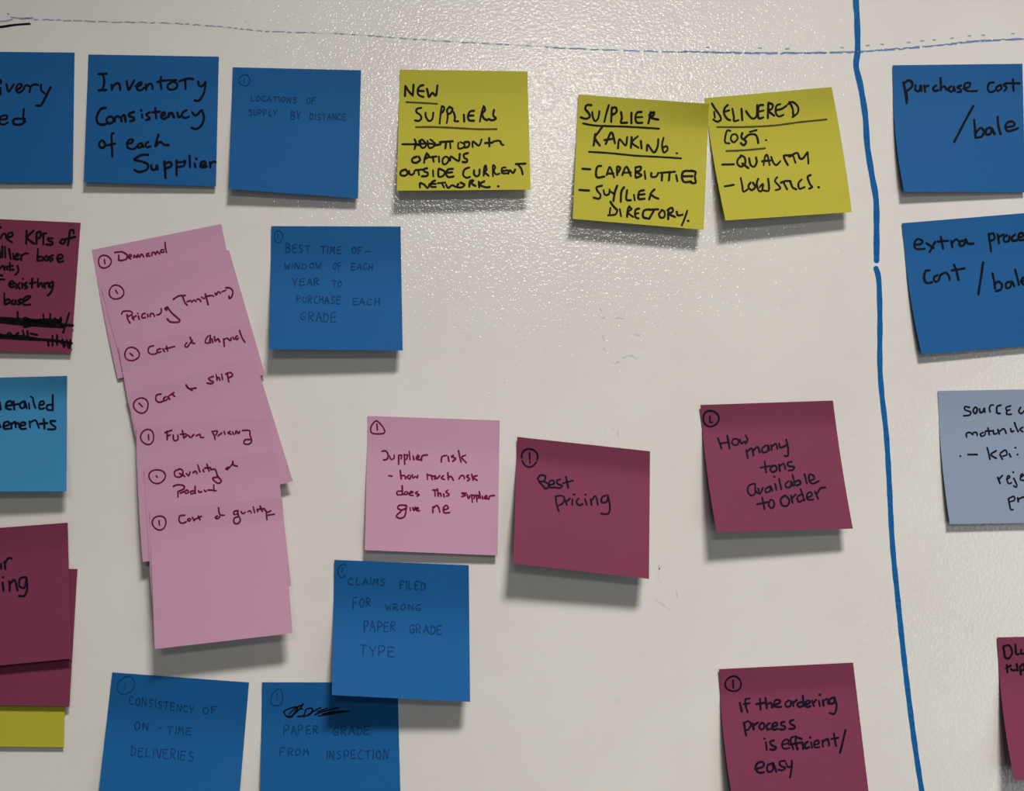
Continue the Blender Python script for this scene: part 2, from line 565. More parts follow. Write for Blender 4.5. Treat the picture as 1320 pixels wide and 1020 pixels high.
# --- yellow: new suppliers
n = Note('yellow', [(515.5, 89.7), (680, 92), (683.9, 244.5), (511.5, 245.9)], lift=(8, 7), crease=0.12, bend=0.35, top=(0.6, 0.6))
n.build('yellow sticky note headed "NEW SUPPLIERS", alone beside the faint blue note', YEL)
n.write('handwriting', P('''125,248 128,175; 132,178 150,210 182,245; 182,245 188,165; 260,168 235,175 218,205 225,240 260,255; 225,210 262,212;
285,195 292,220 300,255 325,225 350,245 358,210 362,170; 245,335 215,340 208,365 235,385 245,410 225,430 198,425;
275,370 278,400 300,430 325,415 332,370; 395,320 385,380 378,450; 395,322 412,332 404,360 388,374; 430,445 438,390 430,350; 452,325 435,345;
452,328 472,342 460,370 438,382; 480,365 490,400 488,430 515,432; 555,385 558,435; 630,355 600,362 585,395 595,425 630,428; 590,392 625,390;
700,320 685,370 672,435; 700,322 710,350 690,378 700,410 725,425; 775,350 770,390 790,412 760,425 735,415;
105,600 200,600 300,595 350,603; 195,635 205,590 195,565; 190,600 230,605 240,570; 228,575 243,620 265,625 280,600 250,565; 290,575 300,625 330,620 345,595 310,565;
380,585 475,578; 350,608 385,600; 425,590 420,630; 455,590 458,630; 515,590 515,630 550,625 560,600 530,585; 560,585 592,585 590,615 562,625;
620,620 622,580 665,610 685,565; 740,555 742,615; 710,592 765,588; 770,580 815,575 830,600 845,605;
210,690 180,705 180,730 210,735 235,715 225,690; 285,665 270,700 265,735; 285,668 300,690 275,705; 305,695 355,690; 328,695 335,728; 372,690 375,730;
425,690 400,710 405,745 430,740 445,710 425,690; 455,720 460,690 500,715 520,720 525,670; 585,665 555,675 560,700 578,710 575,730 545,730;
125,785 95,800 95,825 125,830 145,810 130,785; 155,795 160,820 185,820 195,795; 200,790 250,785; 222,790 228,825; 288,775 260,785 268,800 292,810 285,832 248,835;
330,790 332,835; 370,780 370,835 405,830 415,800 375,778; 475,780 440,785 425,810 440,840 480,835; 432,808 470,805;
595,770 560,785 550,825 575,845 600,838; 630,790 630,820 650,835 668,820 670,785; 700,830 705,770 715,755 720,790 705,800 735,830;
768,835 768,755 785,770 775,795 790,820 815,815; 860,770 835,775 835,810 870,812; 840,795 875,790; 880,815 890,790 915,810 930,785;
935,745 1005,742; 955,755 975,780 985,820; 235,915 235,885 265,895 290,920 305,890; 345,865 320,880 315,910 350,912; 320,890 350,890;
365,885 420,880; 395,885 410,915; 425,895 440,920 470,900 495,912; 515,890 505,912 540,915 560,895 530,880; 595,910 600,870 625,865 610,885 640,905;
665,875 668,915; 705,870 672,895 715,915 745,912; 805,908 809,908''', 5.667, 500, 80), 2.5, 'black')
n.write('underline', P('135,292 245,298 360,305; 205,475 350,475 500,482 650,490 795,490', 5.667, 500, 80), 2.3, 'olive')

# --- yellow: delivered cost (under) and supplier ranking (its corner laps over)
n = Note('yellow', [(908.2, 126.5), (1072, 112.2), (1098, 273.5), (935.3, 284.3)], lift=(8, 6), crease=0.10, bend=0.4, top=(0.1, 1.5), bl=-2.0, br=1.5)
n.build('tilted yellow sticky note headed "DELIVERED COST", nearest the blue vertical line', YEL)
n.write('handwriting', P('''90,170 115,210 140,245 150,275 125,290 100,275; 105,225 110,262; 195,180 175,200 170,235 190,270 210,280; 172,225 205,215;
225,205 235,260 235,285 265,280; 285,205 290,280; 315,220 335,250 360,270 385,250 388,180; 428,180 400,186 394,235 400,268 428,262; 396,225 430,216;
462,165 458,266; 462,166 490,178 484,205 462,218 500,250; 540,175 515,185 510,230 530,255 560,245; 510,215 550,205 580,185;
600,160 620,200 625,245; 590,175 620,160 655,190 655,230 620,260; 212,350 192,348 180,380 178,425 206,432; 225,375 215,405 235,425 260,400 250,375 225,375;
290,365 285,395 315,420 300,445 280,430; 305,400 335,375 375,375 390,400 395,430; 340,357 385,345; 445,410 449,411;
285,515 260,540 260,570 285,585 310,560 305,525 280,512; 290,565 330,595; 335,530 345,575 370,585 385,555 380,525;
430,575 440,520 455,510 470,575; 420,550 475,545; 480,520 495,560 515,575 540,550; 562,515 570,540 590,575; 565,512 620,510;
625,515 640,560; 600,520 650,495 668,530 690,530 715,495; 720,490 725,565; 280,660 290,710 298,750 325,735;
345,690 330,715 350,740 375,720 360,690; 395,665 385,700 400,745 420,740 425,700 405,720; 460,665 465,740 430,742;
520,655 505,680 530,710 540,730 510,740; 545,690 575,680 600,680; 562,690 585,735; 605,680 620,720 645,735; 680,670 660,695 665,730 700,720;
740,640 720,655 735,700 750,720 730,730; 790,720 794,722; 158,572 235,570; 175,715 235,705''', 5.1, 900, 100), 2.5, 'black')
n.write('underline', P('125,325 300,325 500,315 650,295 845,275; 185,483 300,478 440,465', 5.1, 900, 100), 2.3, 'olive')

n = Note('yellow', [(745.7, 121.8), (913.9, 133.9), (907, 296.3), (738.2, 282.2)], base=0.6, lift=(6.5, 6.5), crease=0.12, bend=0.35, top=(0.6, 3.6))
n.build('yellow sticky note headed "SUPPLIER RANKING", its right edge lapping its yellow neighbour', YEL)
n.write('handwriting', P('''165,130 135,130 125,155 145,180 155,205 130,220 95,210; 170,175 175,210 190,235 210,215 218,170; 280,130 265,180 250,240;
300,145 295,240; 300,150 325,145 330,175 300,195; 360,175 365,215 360,245 400,245; 428,180 428,250; 495,175 465,180 455,215 465,245 500,245;
458,210 500,208; 540,250 550,200 555,175; 545,195 575,175 575,195 555,210 580,220 605,225; 190,320 180,395; 235,275 210,310 188,345 220,395;
260,385 290,315 305,320 320,380; 250,360 315,350; 340,415 350,355 390,395 400,340; 430,340 425,410; 470,335 432,375 475,410; 490,365 495,415;
530,430 535,390 575,440 600,405 605,355; 640,345 630,390 640,440 665,425 660,400 635,410; 725,445 729,447; 105,548 158,552;
230,530 205,535 195,575 205,605 250,600; 265,590 280,545 290,540 315,605; 268,580 310,580; 335,590 335,535 355,545 338,575;
368,590 395,535 425,595; 375,575 425,572; 455,540 455,605; 455,540 490,535 485,560 460,570 495,590 460,608; 515,565 520,615;
560,575 560,600 590,600 605,575; 618,575 715,568; 630,580 628,625; 680,575 675,625; 722,590 730,630; 840,565 775,565 760,600 775,635 820,632;
770,598 830,597; 820,560 850,570 845,600 850,640 818,640; 85,688 150,692; 235,660 200,670 205,695 225,720 215,745 180,738;
245,690 255,720 280,715 285,685; 310,760 320,700 335,660; 295,700 312,712; 358,765 362,700 380,670; 400,690 395,750 425,755; 445,720 450,755;
510,690 480,700 475,745 515,745; 478,720 515,715; 545,750 560,705 580,685; 552,715 580,735 605,745; 290,765 310,795 335,820;
290,805 285,845; 275,855 320,850 335,830; 352,815 360,860; 400,865 405,815 415,795; 410,800 430,812 405,835 440,865; 480,810 455,820 455,865 475,875;
450,845 475,840; 545,815 510,825 505,865 535,875; 545,818 605,815; 575,825 545,878; 630,820 610,845 620,870 645,865 645,830 625,820; 670,880 670,825;
665,820 695,805 700,830 675,845 715,865; 725,830 735,855 765,850; 795,825 780,870 760,920; 800,890 804,892''', 5.1, 730, 110), 2.6, 'black')
n.write('underline', P('110,250 200,265 400,272 610,285; 150,437 300,447 450,462 600,470 755,480', 5.1, 730, 110), 2.4, 'black')

# --- right column
n = Note('blue', [(1150.8, 84.1), (1318, 82.2), (1322, 248), (1165.5, 247.5)], lift=(4, 1.8), bl=-4.5, top=(0.4, 1.2))
n.build('blue sticky note reading "purchase cost /bale" right of the vertical line', BLK)
n.write('handwriting', P('''125,185 135,230 148,320; 130,190 160,170 185,190 175,220 140,245; 145,250 150,300; 205,205 205,235 230,240 240,205 245,240;
262,205 268,245; 268,215 290,205; 340,205 322,220 330,240 355,235; 370,155 372,235; 372,225 395,210 410,235;
440,210 420,225 435,245 455,235 455,210 465,240; 505,205 480,215 500,230 505,245 480,248; 520,225 555,215 565,190 535,190 525,215 545,240 610,240;
720,185 690,190 680,225 695,248 725,240; 755,205 735,220 745,240 770,225 765,200; 805,190 785,200 805,220 790,240; 845,165 850,240;
815,190 890,190; 585,340 530,440 460,575; 590,430 595,480 600,545; 600,520 630,485 655,505 640,540 600,548;
695,480 670,495 670,525 700,520 705,485 725,525; 745,410 750,470 765,525; 795,480 850,470 850,445 815,445 795,475 815,505 880,485''',
                         5.1, 1140, 70), 2.8, 'black')
n = Note('blue', [(1162.8, 287.8), (1334, 273.7), (1360, 443), (1188.1, 457.2)], lift=(3.2, 2.5), bl=-3.5)
n.build('tilted blue sticky note reading "extra ... cost / bal" right of the vertical line', BLK)
n.write('handwriting', P('''140,270 180,265 190,245 160,235 140,260 150,295 205,295; 215,260 260,290; 270,250 235,315; 305,220 320,295; 285,250 350,245;
370,245 378,285; 375,260 400,235 415,245; 450,245 425,250 425,275 450,270 460,235 475,262 510,262; 605,200 610,240 620,310;
608,205 635,200 640,235 612,245; 660,205 670,260; 668,220 700,205; 720,210 700,225 705,250 730,245 735,215; 770,205 750,225 755,245 785,240;
795,225 820,215 815,195 795,205 795,240 840,235; 850,190 870,230; 235,430 210,435 200,475 215,508 250,505; 285,460 262,475 268,500 290,495 300,465;
300,460 335,445 355,465 360,490; 388,395 405,440 415,490; 375,430 455,418; 570,380 560,450 540,580; 628,448 640,500 645,545;
640,520 665,500 688,520 680,550 650,560; 740,500 715,510 715,540 740,535 750,500 765,530; 770,425 785,480 795,522; 812,500 835,490 820,475 808,500 825,520''',
                         4.857, 1150, 260), 2.7, 'black')
n = Note('pale', [(1209.2, 504.1), (1384, 501), (1398, 673), (1224.5, 675.9)], lift=(3, 2.5), crease=0.1, bend=0.3, bl=-3)
n.build('pale grey-blue sticky note at the right edge about materials, the only one of its colour', 'notes at the right edge')
n.write('handwriting', P('''255,180 225,175 225,195 260,210 255,230 215,235; 290,180 278,205 295,220 305,190 290,180; 320,190 325,215 345,205 350,185 355,212;
390,210 385,185 395,165 412,165; 460,165 435,175 435,215 455,220; 525,170 495,180 500,200 520,195; 500,200 500,225 530,225;
590,180 578,205 595,220 612,205; 630,160 625,220; 235,375 235,350 260,345 275,360 280,345 300,345 305,365; 345,345 325,355 335,370 355,360 358,340;
375,315 385,360; 360,335 400,335; 410,330 415,355 435,350; 440,325 450,355; 455,335 480,320 495,350; 525,320 530,340 545,335; 550,280 560,310 575,340;
605,310 585,325 605,340; 193,500 195,500; 245,490 305,490; 370,445 380,480 388,520; 430,465 395,490 430,515; 455,490 470,520;
458,480 490,460 500,490 475,500; 515,485 525,505; 553,445 557,445; 568,490 572,490; 440,640 455,680; 450,650 470,628;
500,650 520,640 510,628 500,650 510,680 530,675; 545,645 565,690 560,705 545,695; 540,605 543,607; 590,640 610,625 595,620 590,655 620,660;
510,780 525,850 540,850; 510,780 545,765 550,790 520,800; 570,775 575,800; 575,785 605,770 620,775''', 5.1, 1200, 490), 2.1, 'navy')
n = Note('plum', [(1285.5, 822), (1460, 818), (1484, 1002), (1307.5, 1006)], lift=(10, 6), crease=0.14, bl=-4)
n.build('magenta sticky note cut by the lower right edge of the photo', 'notes at the right edge')
n.write('handwriting', P('''155,160 165,220; 155,155 190,150 208,190 190,225 170,225; 228,145 232,200 250,200; 262,175 262,200 290,190;
175,265 180,310; 170,285 200,270; 200,290 215,300 230,295; 235,260 240,300; 255,275 260,325; 255,275 275,260 280,290 260,300; 290,280 296,300''',
                         4.636, 1260, 800), 2.5, 'black')

# --- left edge
n = Note('plum', [(-67, 279.5), (103.9, 287.2), (91.4, 455.4), (-79, 451)], lift=(2.6, 2.2), crease=0.05, bend=0.6)
n.build('magenta sticky note crowded with black writing, its two bottom lines struck out', 'notes at the left edge')
n.write('handwriting', P('''0,90 5,95; 5,165 15,140 35,135 40,165; 45,160 80,150 80,128 55,135 50,170 80,190; 175,115 172,200; 220,115 180,160 225,200;
240,130 240,200; 240,130 265,120 265,155 245,165; 285,130 285,205; 270,140 305,130; 345,165 315,165 320,180 345,190 340,205 305,205;
410,170 395,190 415,200 430,180 415,170; 485,130 480,110 460,115 455,160 445,210; 430,170 495,155; -5,240 5,290; 15,215 15,290; 32,220 35,290;
60,235 70,300; 85,265 90,300; 100,285 125,275 110,265 100,300 125,300; 140,275 140,310; 140,285 160,265 185,265;
250,235 245,310; 245,290 275,285 285,305 250,312; 305,280 290,300 310,310 320,285 325,305; 350,275 328,285 348,300 330,315;
382,300 412,290 405,272 385,275 376,298 388,320 416,314; -5,365 20,345 30,370; 40,350 50,370; 65,325 65,375; 50,350 85,345; 75,370 90,370;
115,345 120,380 100,405; -5,405 15,410; -5,435 28,435; 60,470 90,460 80,445 60,460 70,485 95,480; 100,460 130,495; 130,455 105,495;
145,460 148,490; 150,430 152,432; 175,455 160,470 180,485 165,495; 212,430 210,490; 195,460 235,455; 250,430 250,485 270,455 280,485;
290,460 295,490; 295,470 315,455 322,485; 345,450 325,465 330,485 350,475; 350,455 340,510 315,540; 28,525 30,595; 30,580 55,565 65,585 35,598;
85,570 75,590 95,598 100,570 108,595; 140,565 118,575 138,590 118,600; 150,585 200,550 180,545 155,565 155,600 200,600;
115,650 118,690; 285,665 290,720; 330,660 330,720; 360,690 410,750; 400,685 385,750; 455,655 435,720 415,785; -5,790 30,810 60,785 90,810 120,785;
150,770 160,815; 180,775 185,820; 200,790 245,800; 315,840 320,870; 345,805 345,870; 375,800 375,865; 390,840 430,870; 410,830 420,880;
440,835 450,885; 465,835 460,885''', 5.1, 0, 275), 2.6, 'black')
n.write('strike_out', P('''-40,690 0,690 150,700 300,710; -40,710 0,715 200,735 420,748; 150,720 300,700 400,708; 160,690 330,735 400,700;
160,745 330,715 420,735; 430,735 478,738; -40,800 0,815 150,825 330,835 470,855; 0,805 150,812 250,830; 0,700 100,712 200,715 330,728''', 5.1, 0, 275), 3.6, 'black')

n = Note('sky', [(-84, 489), (86.5, 484.7), (85.6, 633.5), (-86, 634)], lift=(10, 8), crease=0.08, bend=0.3, top=(1.2, 3.0))
n.build('light blue sticky note at the left edge reading "etailed ements", bent outward', 'notes at the left edge')
n.write('handwriting', P('''-25,240 -22,300; -5,240 5,300; 45,275 85,265 80,240 50,250 45,290 80,300; 100,240 105,300; 85,270 135,260;
175,240 145,260 155,290 180,280 180,240 195,290; 210,255 215,295; 225,205 232,210; 240,215 248,260 260,290;
285,270 320,260 315,240 290,250 290,295 325,290; 380,265 345,270 345,300 375,305; 385,195 385,305; -5,405 5,430; 25,425 65,410 60,390 30,400 30,440 70,440;
80,400 85,440; 85,410 110,390 115,430; 115,405 135,400 142,430; 150,420 185,410 180,395 155,400 150,440 190,440; 215,385 220,430;
220,395 260,380 285,435; 320,370 325,440; 290,405 345,400; 405,385 370,385 375,405 405,430 395,445 350,445''', 5.667, 0, 475), 2.5, 'navy')

n = Note('yellow', [(-82, 793), (86, 795), (82.2, 963.7), (-85, 962)], lift=(2, 1.8), crease=0.1)
n.build('yellow sticky note at the left edge, mostly hidden under two magenta notes', 'notes at the left edge')
n = Note('plum', [(-70, 731), (99.8, 733.7), (89.4, 911), (-83, 908)], base=0.6, lift=(3.2, 2.9), crease=0.05)
n.build('magenta sticky note sandwiched at the left edge, above the yellow one, no writing visible', 'notes at the left edge')
n = Note('plum', [(-85, 687), (87.2, 674), (91.6, 849.2), (-82, 866)], base=1.2, lift=(5.6, 5.2), crease=0.15, bend=0.06, end=-0.2, top=(1.2, 1.2))
n.build('magenta sticky note at the left edge, topmost of its stack, ending in "ing"', 'notes at the left edge')
n.write('handwriting', P('''-18,215 -12,238; 5,212 5,235; -20,225 -2,222; 18,205 22,235; 20,212 35,190 48,192; -15,290 -12,325; -12,268 -11,270;
10,290 15,325; 12,268 13,269; 38,285 40,325; 40,298 60,280 72,322; 105,268 82,275 80,305 100,312 108,280; 108,270 112,315 100,345 78,345''',
                         3.1875, 0, 660), 2.6, 'navy')

# --- pink column of seven, each lapping the one above
chain = [
    ([(118.5, 322.2), (285.3, 288.8), (319, 455), (151.8, 488.4)], 1.4, 'pink sticky note reading "Demand", topmost of the slanting pink column',
     '@178,292,42,42; 176,278 180,305', 5.1, 100, 280,
     '''245,232 290,228 325,248 320,275 285,285 268,280; 270,250 272,280; 335,265 355,255 345,245 335,262 350,275; 370,265 372,250 390,265 395,245 408,262 420,242 434,260; 470,238 455,242 455,257 470,252 475,258; 488,252 490,234 505,232 512,246 522,226 540,240;
     568,215 550,215 548,230 570,228; 575,165 578,200 585,232'''),
    ([(130.6, 371.2), (295, 322.2), (341.5, 482.5), (176, 532)], 1.7, 'pink sticky note reading "Pricing Transparency", second in the pink column',
     '@255,493,48,46; 250,480 262,500', 5.1, 100, 280,
     '''290,638 300,620 345,618 360,635 330,655; 325,640 330,670 345,695; 360,665 385,648; 360,650 370,675; 400,650 405,670; 395,632 397,634;
     445,632 425,640 424,662 446,660; 460,638 463,656; 478,654 480,634 498,636 506,652; 520,642 535,640 550,625 550,602; 575,600 592,592 585,612 575,600;
     590,590 620,630 670,675 660,690 610,688 590,668; 630,540 665,518 708,515; 690,520 705,560 720,578; 720,555 745,548;
     750,560 765,545 780,555; 785,540 800,540 810,555; 815,525 830,535 838,528; 840,505 850,540 858,575; 850,520 880,515 895,520;
     905,500 912,512 925,490 940,500; 950,490 975,480; 975,465 1000,465 1020,485 1015,520 1000,535 995,518'''),
    ([(152.5, 447), (321, 417), (354, 585), (186, 613)], 1.9, 'pink sticky note reading "Cost of disposal", third in the pink column',
     '@357,900,48,44; 345,895 365,912', 5.1, 100, 280,
     '''500,845 470,855 465,885 490,902 520,895; 545,865 525,872 525,890 548,885; 560,865 572,885; 575,865 600,860 638,850; 585,848 592,880;
     720,825 705,845 720,855 735,835; 740,790 755,825 770,830; 740,830 755,810; 860,780 845,800 840,825 865,825 870,795; 872,776 872,826; 884,800 888,824;
     900,785 905,815 920,800; 925,800 935,820; 960,800 965,850; 960,805 985,795; 990,800 1005,812 1010,795; 1020,788 1030,805;
     1050,780 1038,790 1045,805 1058,795; 1065,745 1080,790 1100,822'''),
    ([(163, 509), (328, 461), (377.5, 620.5), (207, 664)], 2.1, 'pink sticky note reading "Cost to ship", fourth in the pink column',
     '@213,575,48,50; 200,560 222,582', 5.1, 140, 410,
     '''345,500 315,508 312,540 335,555 360,545; 378,518 362,528 370,545 388,532; 390,515 402,535; 400,510 430,490; 415,498 435,515;
     510,440 530,465 575,460; 515,455 550,477; 688,384 658,396 668,410 688,420 676,432 648,428; 708,372 714,412; 712,398 724,390 732,408; 745,382 750,404; 742,370 744,371;
     780,365 790,420; 770,368 800,358 815,378 785,395'''),
    ([(175.5, 551), (348, 537.5), (358, 710), (184, 724.5)], 2.5, 'pink sticky note reading "Future pricing", fifth in the pink column',
     '@255,782,43,50; 262,768 264,800', 5.1, 140, 410,
     '''385,745 385,800; 370,755 415,738; 385,775 405,770; 425,770 430,805 455,800 455,770; 485,740 495,790; 470,765 510,762;
     500,785 520,770 535,785; 545,785 560,765; 575,775 600,765 605,785 625,785; 680,745 695,775 700,800; 685,745 715,745 705,770;
     720,775 745,755; 760,745 765,765; 800,745 785,755 805,765; 815,750 822,765; 835,762 838,742 855,760 862,745; 880,740 925,740 930,770 940,810 920,830 890,825 900,800 935,800'''),
    ([(185.3, 604.5), (356, 581.5), (375.2, 755.5), (195.5, 770)], 2.9, 'pink sticky note reading "Quality of Product", sixth in the pink column',
     '@268,430,54,45; 262,425 268,435', 5.1, 150, 530,
     '''420,380 385,395 385,425 410,435 435,420 435,390 415,380; 415,410 450,430; 460,410 475,425 485,400; 505,405 520,395 530,410;
     535,355 550,400; 570,385 575,400; 595,350 610,395; 580,375 620,372; 620,385 650,385 665,425 690,460 670,475 640,455 635,440 665,435;
     720,378 740,368 732,385 720,378; 765,330 770,355 795,362; 745,370 765,345; 375,495 400,485 440,490 445,510 405,530; 405,535 405,565;
     420,540 445,530; 466,520 450,528 458,542 474,534 466,520; 508,524 488,530 492,545 512,538; 518,495 518,542; 540,525 545,535 560,530; 578,520 590,530; 600,520 625,520 655,525;
     640,485 642,520'''),
    ([(192.7, 659.4), (363.5, 641.5), (377, 816.5), (199.5, 837)], 5.5, 'pink sticky note reading "Cost of quality", lowest and fully visible in the pink column',
     '@282,735,45,46; 280,720 284,750', 5.1, 150, 530,
     '''450,685 418,690 412,720 430,738 460,728; 480,705 468,715 480,724 490,710; 500,700 512,722; 510,715 560,692; 540,690 550,715;
     665,690 650,700 665,708 680,695; 672,635 680,680 710,685; 800,655 775,660 775,680 800,675; 800,655 800,680 815,715 800,740 775,735 775,705 800,695;
     820,660 830,675 848,665; 865,662 878,655 888,670; 900,630 910,668; 925,645 930,660; 945,625 960,660; 935,645 975,642; 975,648 995,665 1015,655;
     985,665 990,715; 995,685 1040,678'''),
]
prev = []
for i, (cor, S, lab, circ, sc, ox, oy, txt) in enumerate(chain):
    n = Note('pink', cor, base=0.15, lift=(S, S * 0.93), crease=0.10, bend=0.10, end=-0.1, bl=(-1.5 if i < 5 else 0), top=(0.15, 0.15))
    for k in range(0, 21):                      # rest this sheet on the ones beneath it
        for j in range(0, 21):
            u, v = k / 20, j / 20
            own = n.h(u, v) * 1000 - n.base
            for q in prev:
                uu, vv = q.inv(*n.pix(u, v))
                if -.01 <= uu <= 1.01 and -.01 <= vv <= 1.01:
                    n.base = max(n.base, q.h(uu, vv) * 1000 - own + 0.22)
    prev.append(n)
    n.build(lab, PNK)
    n.write('circled_number', P(circ, sc, ox, oy), 1.9, 'wine')
    n.write('handwriting', P(txt, sc, ox, oy), 2.0, 'wine')

# --- faint: best time window
n = Note('blue', [(349.6, 291.6), (516.3, 292.1), (519.1, 451.8), (347.1, 450.5)], lift=(9.5, 8), crease=0.2, bend=0.35, top=(0.8, 0.8))
n.build('blue sticky note right of the pink column with faint lines on best time to purchase', FNT)
a = (5.367, 330, 280, rf)
n.write('circled_number', P('@155,135,28,42; 152,118 152,148', 5.367, 330, 280), 1.2, 'faint')
n.write('handwriting', caps('BEST', 200, 380, 180, 243, 196, 240, *a) + caps('TIME', 442, 602, 202, 248, 204, 252, *a)
        + caps('OF', 660, 745, 208, 250, 206, 250, *a) + P('755,238 792,238', 5.367, 330, 280)
        + caps('WINDOW', 195, 458, 318, 356, 318, 356, *a) + caps('OF', 530, 602, 312, 360, 312, 360, *a) + caps('EACH', 655, 818, 322, 368, 322, 362, *a)
        + caps('YEAR', 245, 448, 425, 475, 425, 472, *a) + caps('TO', 525, 600, 440, 484, 440, 484, *a)
        + caps('PURCHASE', 280, 592, 545, 590, 550, 602, *a) + caps('EACH', 665, 862, 562, 604, 562, 606, *a)
        + caps('GRADE', 305, 568, 655, 712, 658, 724, *a), 1.35, 'faint')

# --- pink supplier risk
n = Note('pink', [(474.1, 536.3), (644.3, 542.2), (641.4, 716.3), (470.2, 709.4)], lift=(4.5, 3.2), crease=0.17, bend=0.15, top=(0.4, 0.4))
n.build('single pink sticky note reading "Supplier risk", left of the "Best pricing" note', 'notes in the middle of the board')
n.write('circled_number', P('125,65 95,100 95,140 130,150 178,145 180,120 150,80 125,65; 132,85 135,125', 5.1, 460, 530), 1.9, 'wine')
n.write('handwriting', P('''165,265 190,262 205,285 200,315 175,322; 215,295 225,318 245,310 245,290; 275,290 275,350; 275,295 295,290 290,315; 312,285 315,350;
315,290 335,290 325,318; 345,265 350,320; 370,295 375,320; 390,310 410,300 400,290 392,315 415,320; 425,325 430,295 465,288; 555,335 560,300 590,292;
600,300 605,330; 635,292 622,300 650,312 630,330; 668,260 685,335; 715,290 690,305 720,340; 210,425 232,428; 285,390 292,445;
292,425 315,425 320,445; 345,420 330,435 350,445 355,425; 365,420 370,440 385,430 398,440 400,422; 462,415 465,450; 465,420 490,425 495,450;
495,425 510,430 512,448; 515,425 525,445 545,425; 570,425 555,440 575,450; 598,405 602,450; 605,435 620,430 635,455; 672,445 685,425 700,425;
705,430 708,445; 735,420 722,430 742,445 728,458; 755,415 765,455; 790,425 765,435 790,455; 295,525 265,530 268,550 300,550; 298,490 300,550;
320,530 310,548 335,545 330,530; 345,540 370,535 355,528 345,550 370,555; 400,530 385,540 410,550 395,560; 512,520 515,560; 498,520 530,520;
530,512 535,560; 535,545 550,540 555,560; 570,545 575,565; 600,520 585,530 608,550 590,560; 720,540 690,540 715,555 690,562;
725,550 735,575 745,555; 755,550 760,600; 760,555 775,555 770,575; 785,550 790,595; 790,555 805,560 795,575; 805,530 812,575; 825,560 828,578;
840,570 858,562 848,555 840,575 862,576; 868,580 875,560 905,555; 320,620 280,620 270,640 300,650 325,635 325,620; 325,640 315,690 285,705 260,690 290,660;
350,635 352,655; 368,635 375,655 385,632; 390,648 405,640 395,635 392,655 412,655; 500,630 500,668; 500,640 525,620 540,640 545,665;
570,650 600,640 590,620 570,635 575,668 610,668''', 5.1, 460, 530), 2.0, 'wine')

# --- magenta notes with circled numbers
n = Note('plum', [(666.8, 563.4), (838, 581.9), (836.6, 746.6), (661.6, 726.6)], lift=(13.5, 11.5), crease=0.155, bend=0.03, end=-0.15, top=(1.5, 1.5))
n.build('magenta sticky note reading "Best pricing" in the middle of the board', PLM)
n.write('circled_number', P('@207,195,50,57; 207,165 210,228', 4.857, 640, 550), 2.2, 'navy')
n.write('handwriting', P('''258,325 275,355 305,385; 258,325 275,305 305,310 300,340 275,345; 300,345 325,360 320,385 300,388;
330,365 360,358 355,338 332,345 335,380 365,380; 400,330 378,340 385,360 412,370 395,385 370,382; 435,315 442,350 450,385; 415,355 480,338;
370,435 375,480 390,530; 370,440 400,432 425,445 415,480 385,495; 430,460 440,490; 438,470 460,450; 475,455 475,490; 482,425 490,425;
515,450 500,470 515,492 540,485; 555,455 565,490; 555,425 560,428; 590,455 595,492; 595,465 620,435 635,490; 685,430 660,445 660,475 690,470 698,435;
698,430 710,500 700,545 655,545''', 4.857, 640, 550), 2.2, 'navy')

n = Note('plum', [(902.8, 522.2), (1073.8, 516.5), (1099.5, 681.7), (924, 686.3)], lift=(11, 8.5), crease=0.155, bend=0.04, end=-0.15, top=(1.4, 1.4), bl=-2.5, br=-1.5)
n.build('magenta sticky note reading "How many tons available to order"', PLM)
n.write('circled_number', P('@128,193,49,50; 122,178 124,215 138,215', 4.859, 890, 500), 2.2, 'navy')
n.write('handwriting', P('''172,315 185,350 195,380; 230,300 240,345 245,380; 185,350 240,340; 275,320 260,340 275,360 300,350 298,325 275,320;
310,325 320,350 340,335 345,350 358,325 345,298; 350,390 360,440; 355,400 385,380 395,425; 395,395 420,370 435,405;
475,360 450,380 455,405 485,395 485,360 495,390; 505,360 510,390; 510,370 535,350 545,385; 555,350 565,375 600,360; 600,325 612,380 610,425 590,425;
465,460 475,530; 440,500 500,490; 515,490 500,510 515,528 540,515 535,490 515,488; 555,480 560,520; 560,490 585,475 595,510;
635,462 610,470 615,490 650,495 640,515 615,518; 395,600 365,615 360,650 380,675 405,660 405,600; 405,640 420,660; 425,630 435,665 455,625;
490,620 470,635 475,655 500,645 500,615 515,645; 530,600 540,640; 522,555 528,558; 555,570 570,635; 615,585 595,605 605,625 630,615 630,585 645,615;
640,545 655,610; 655,590 680,580 690,600 665,612; 715,540 730,600; 745,585 775,570 770,550 745,545 745,580 765,600 805,585; 450,690 465,760;
418,730 490,715; 500,705 490,735 510,755 525,735 518,705 500,702; 590,675 565,700 575,735 605,740 620,705 595,675; 630,675 640,720;
638,690 660,668; 700,665 670,685 680,715 710,700; 690,635 715,705; 730,690 760,675 755,655 732,665 735,700 770,700; 780,650 800,695;
795,660 815,630 845,625''', 4.859, 890, 500), 2.3, 'navy')

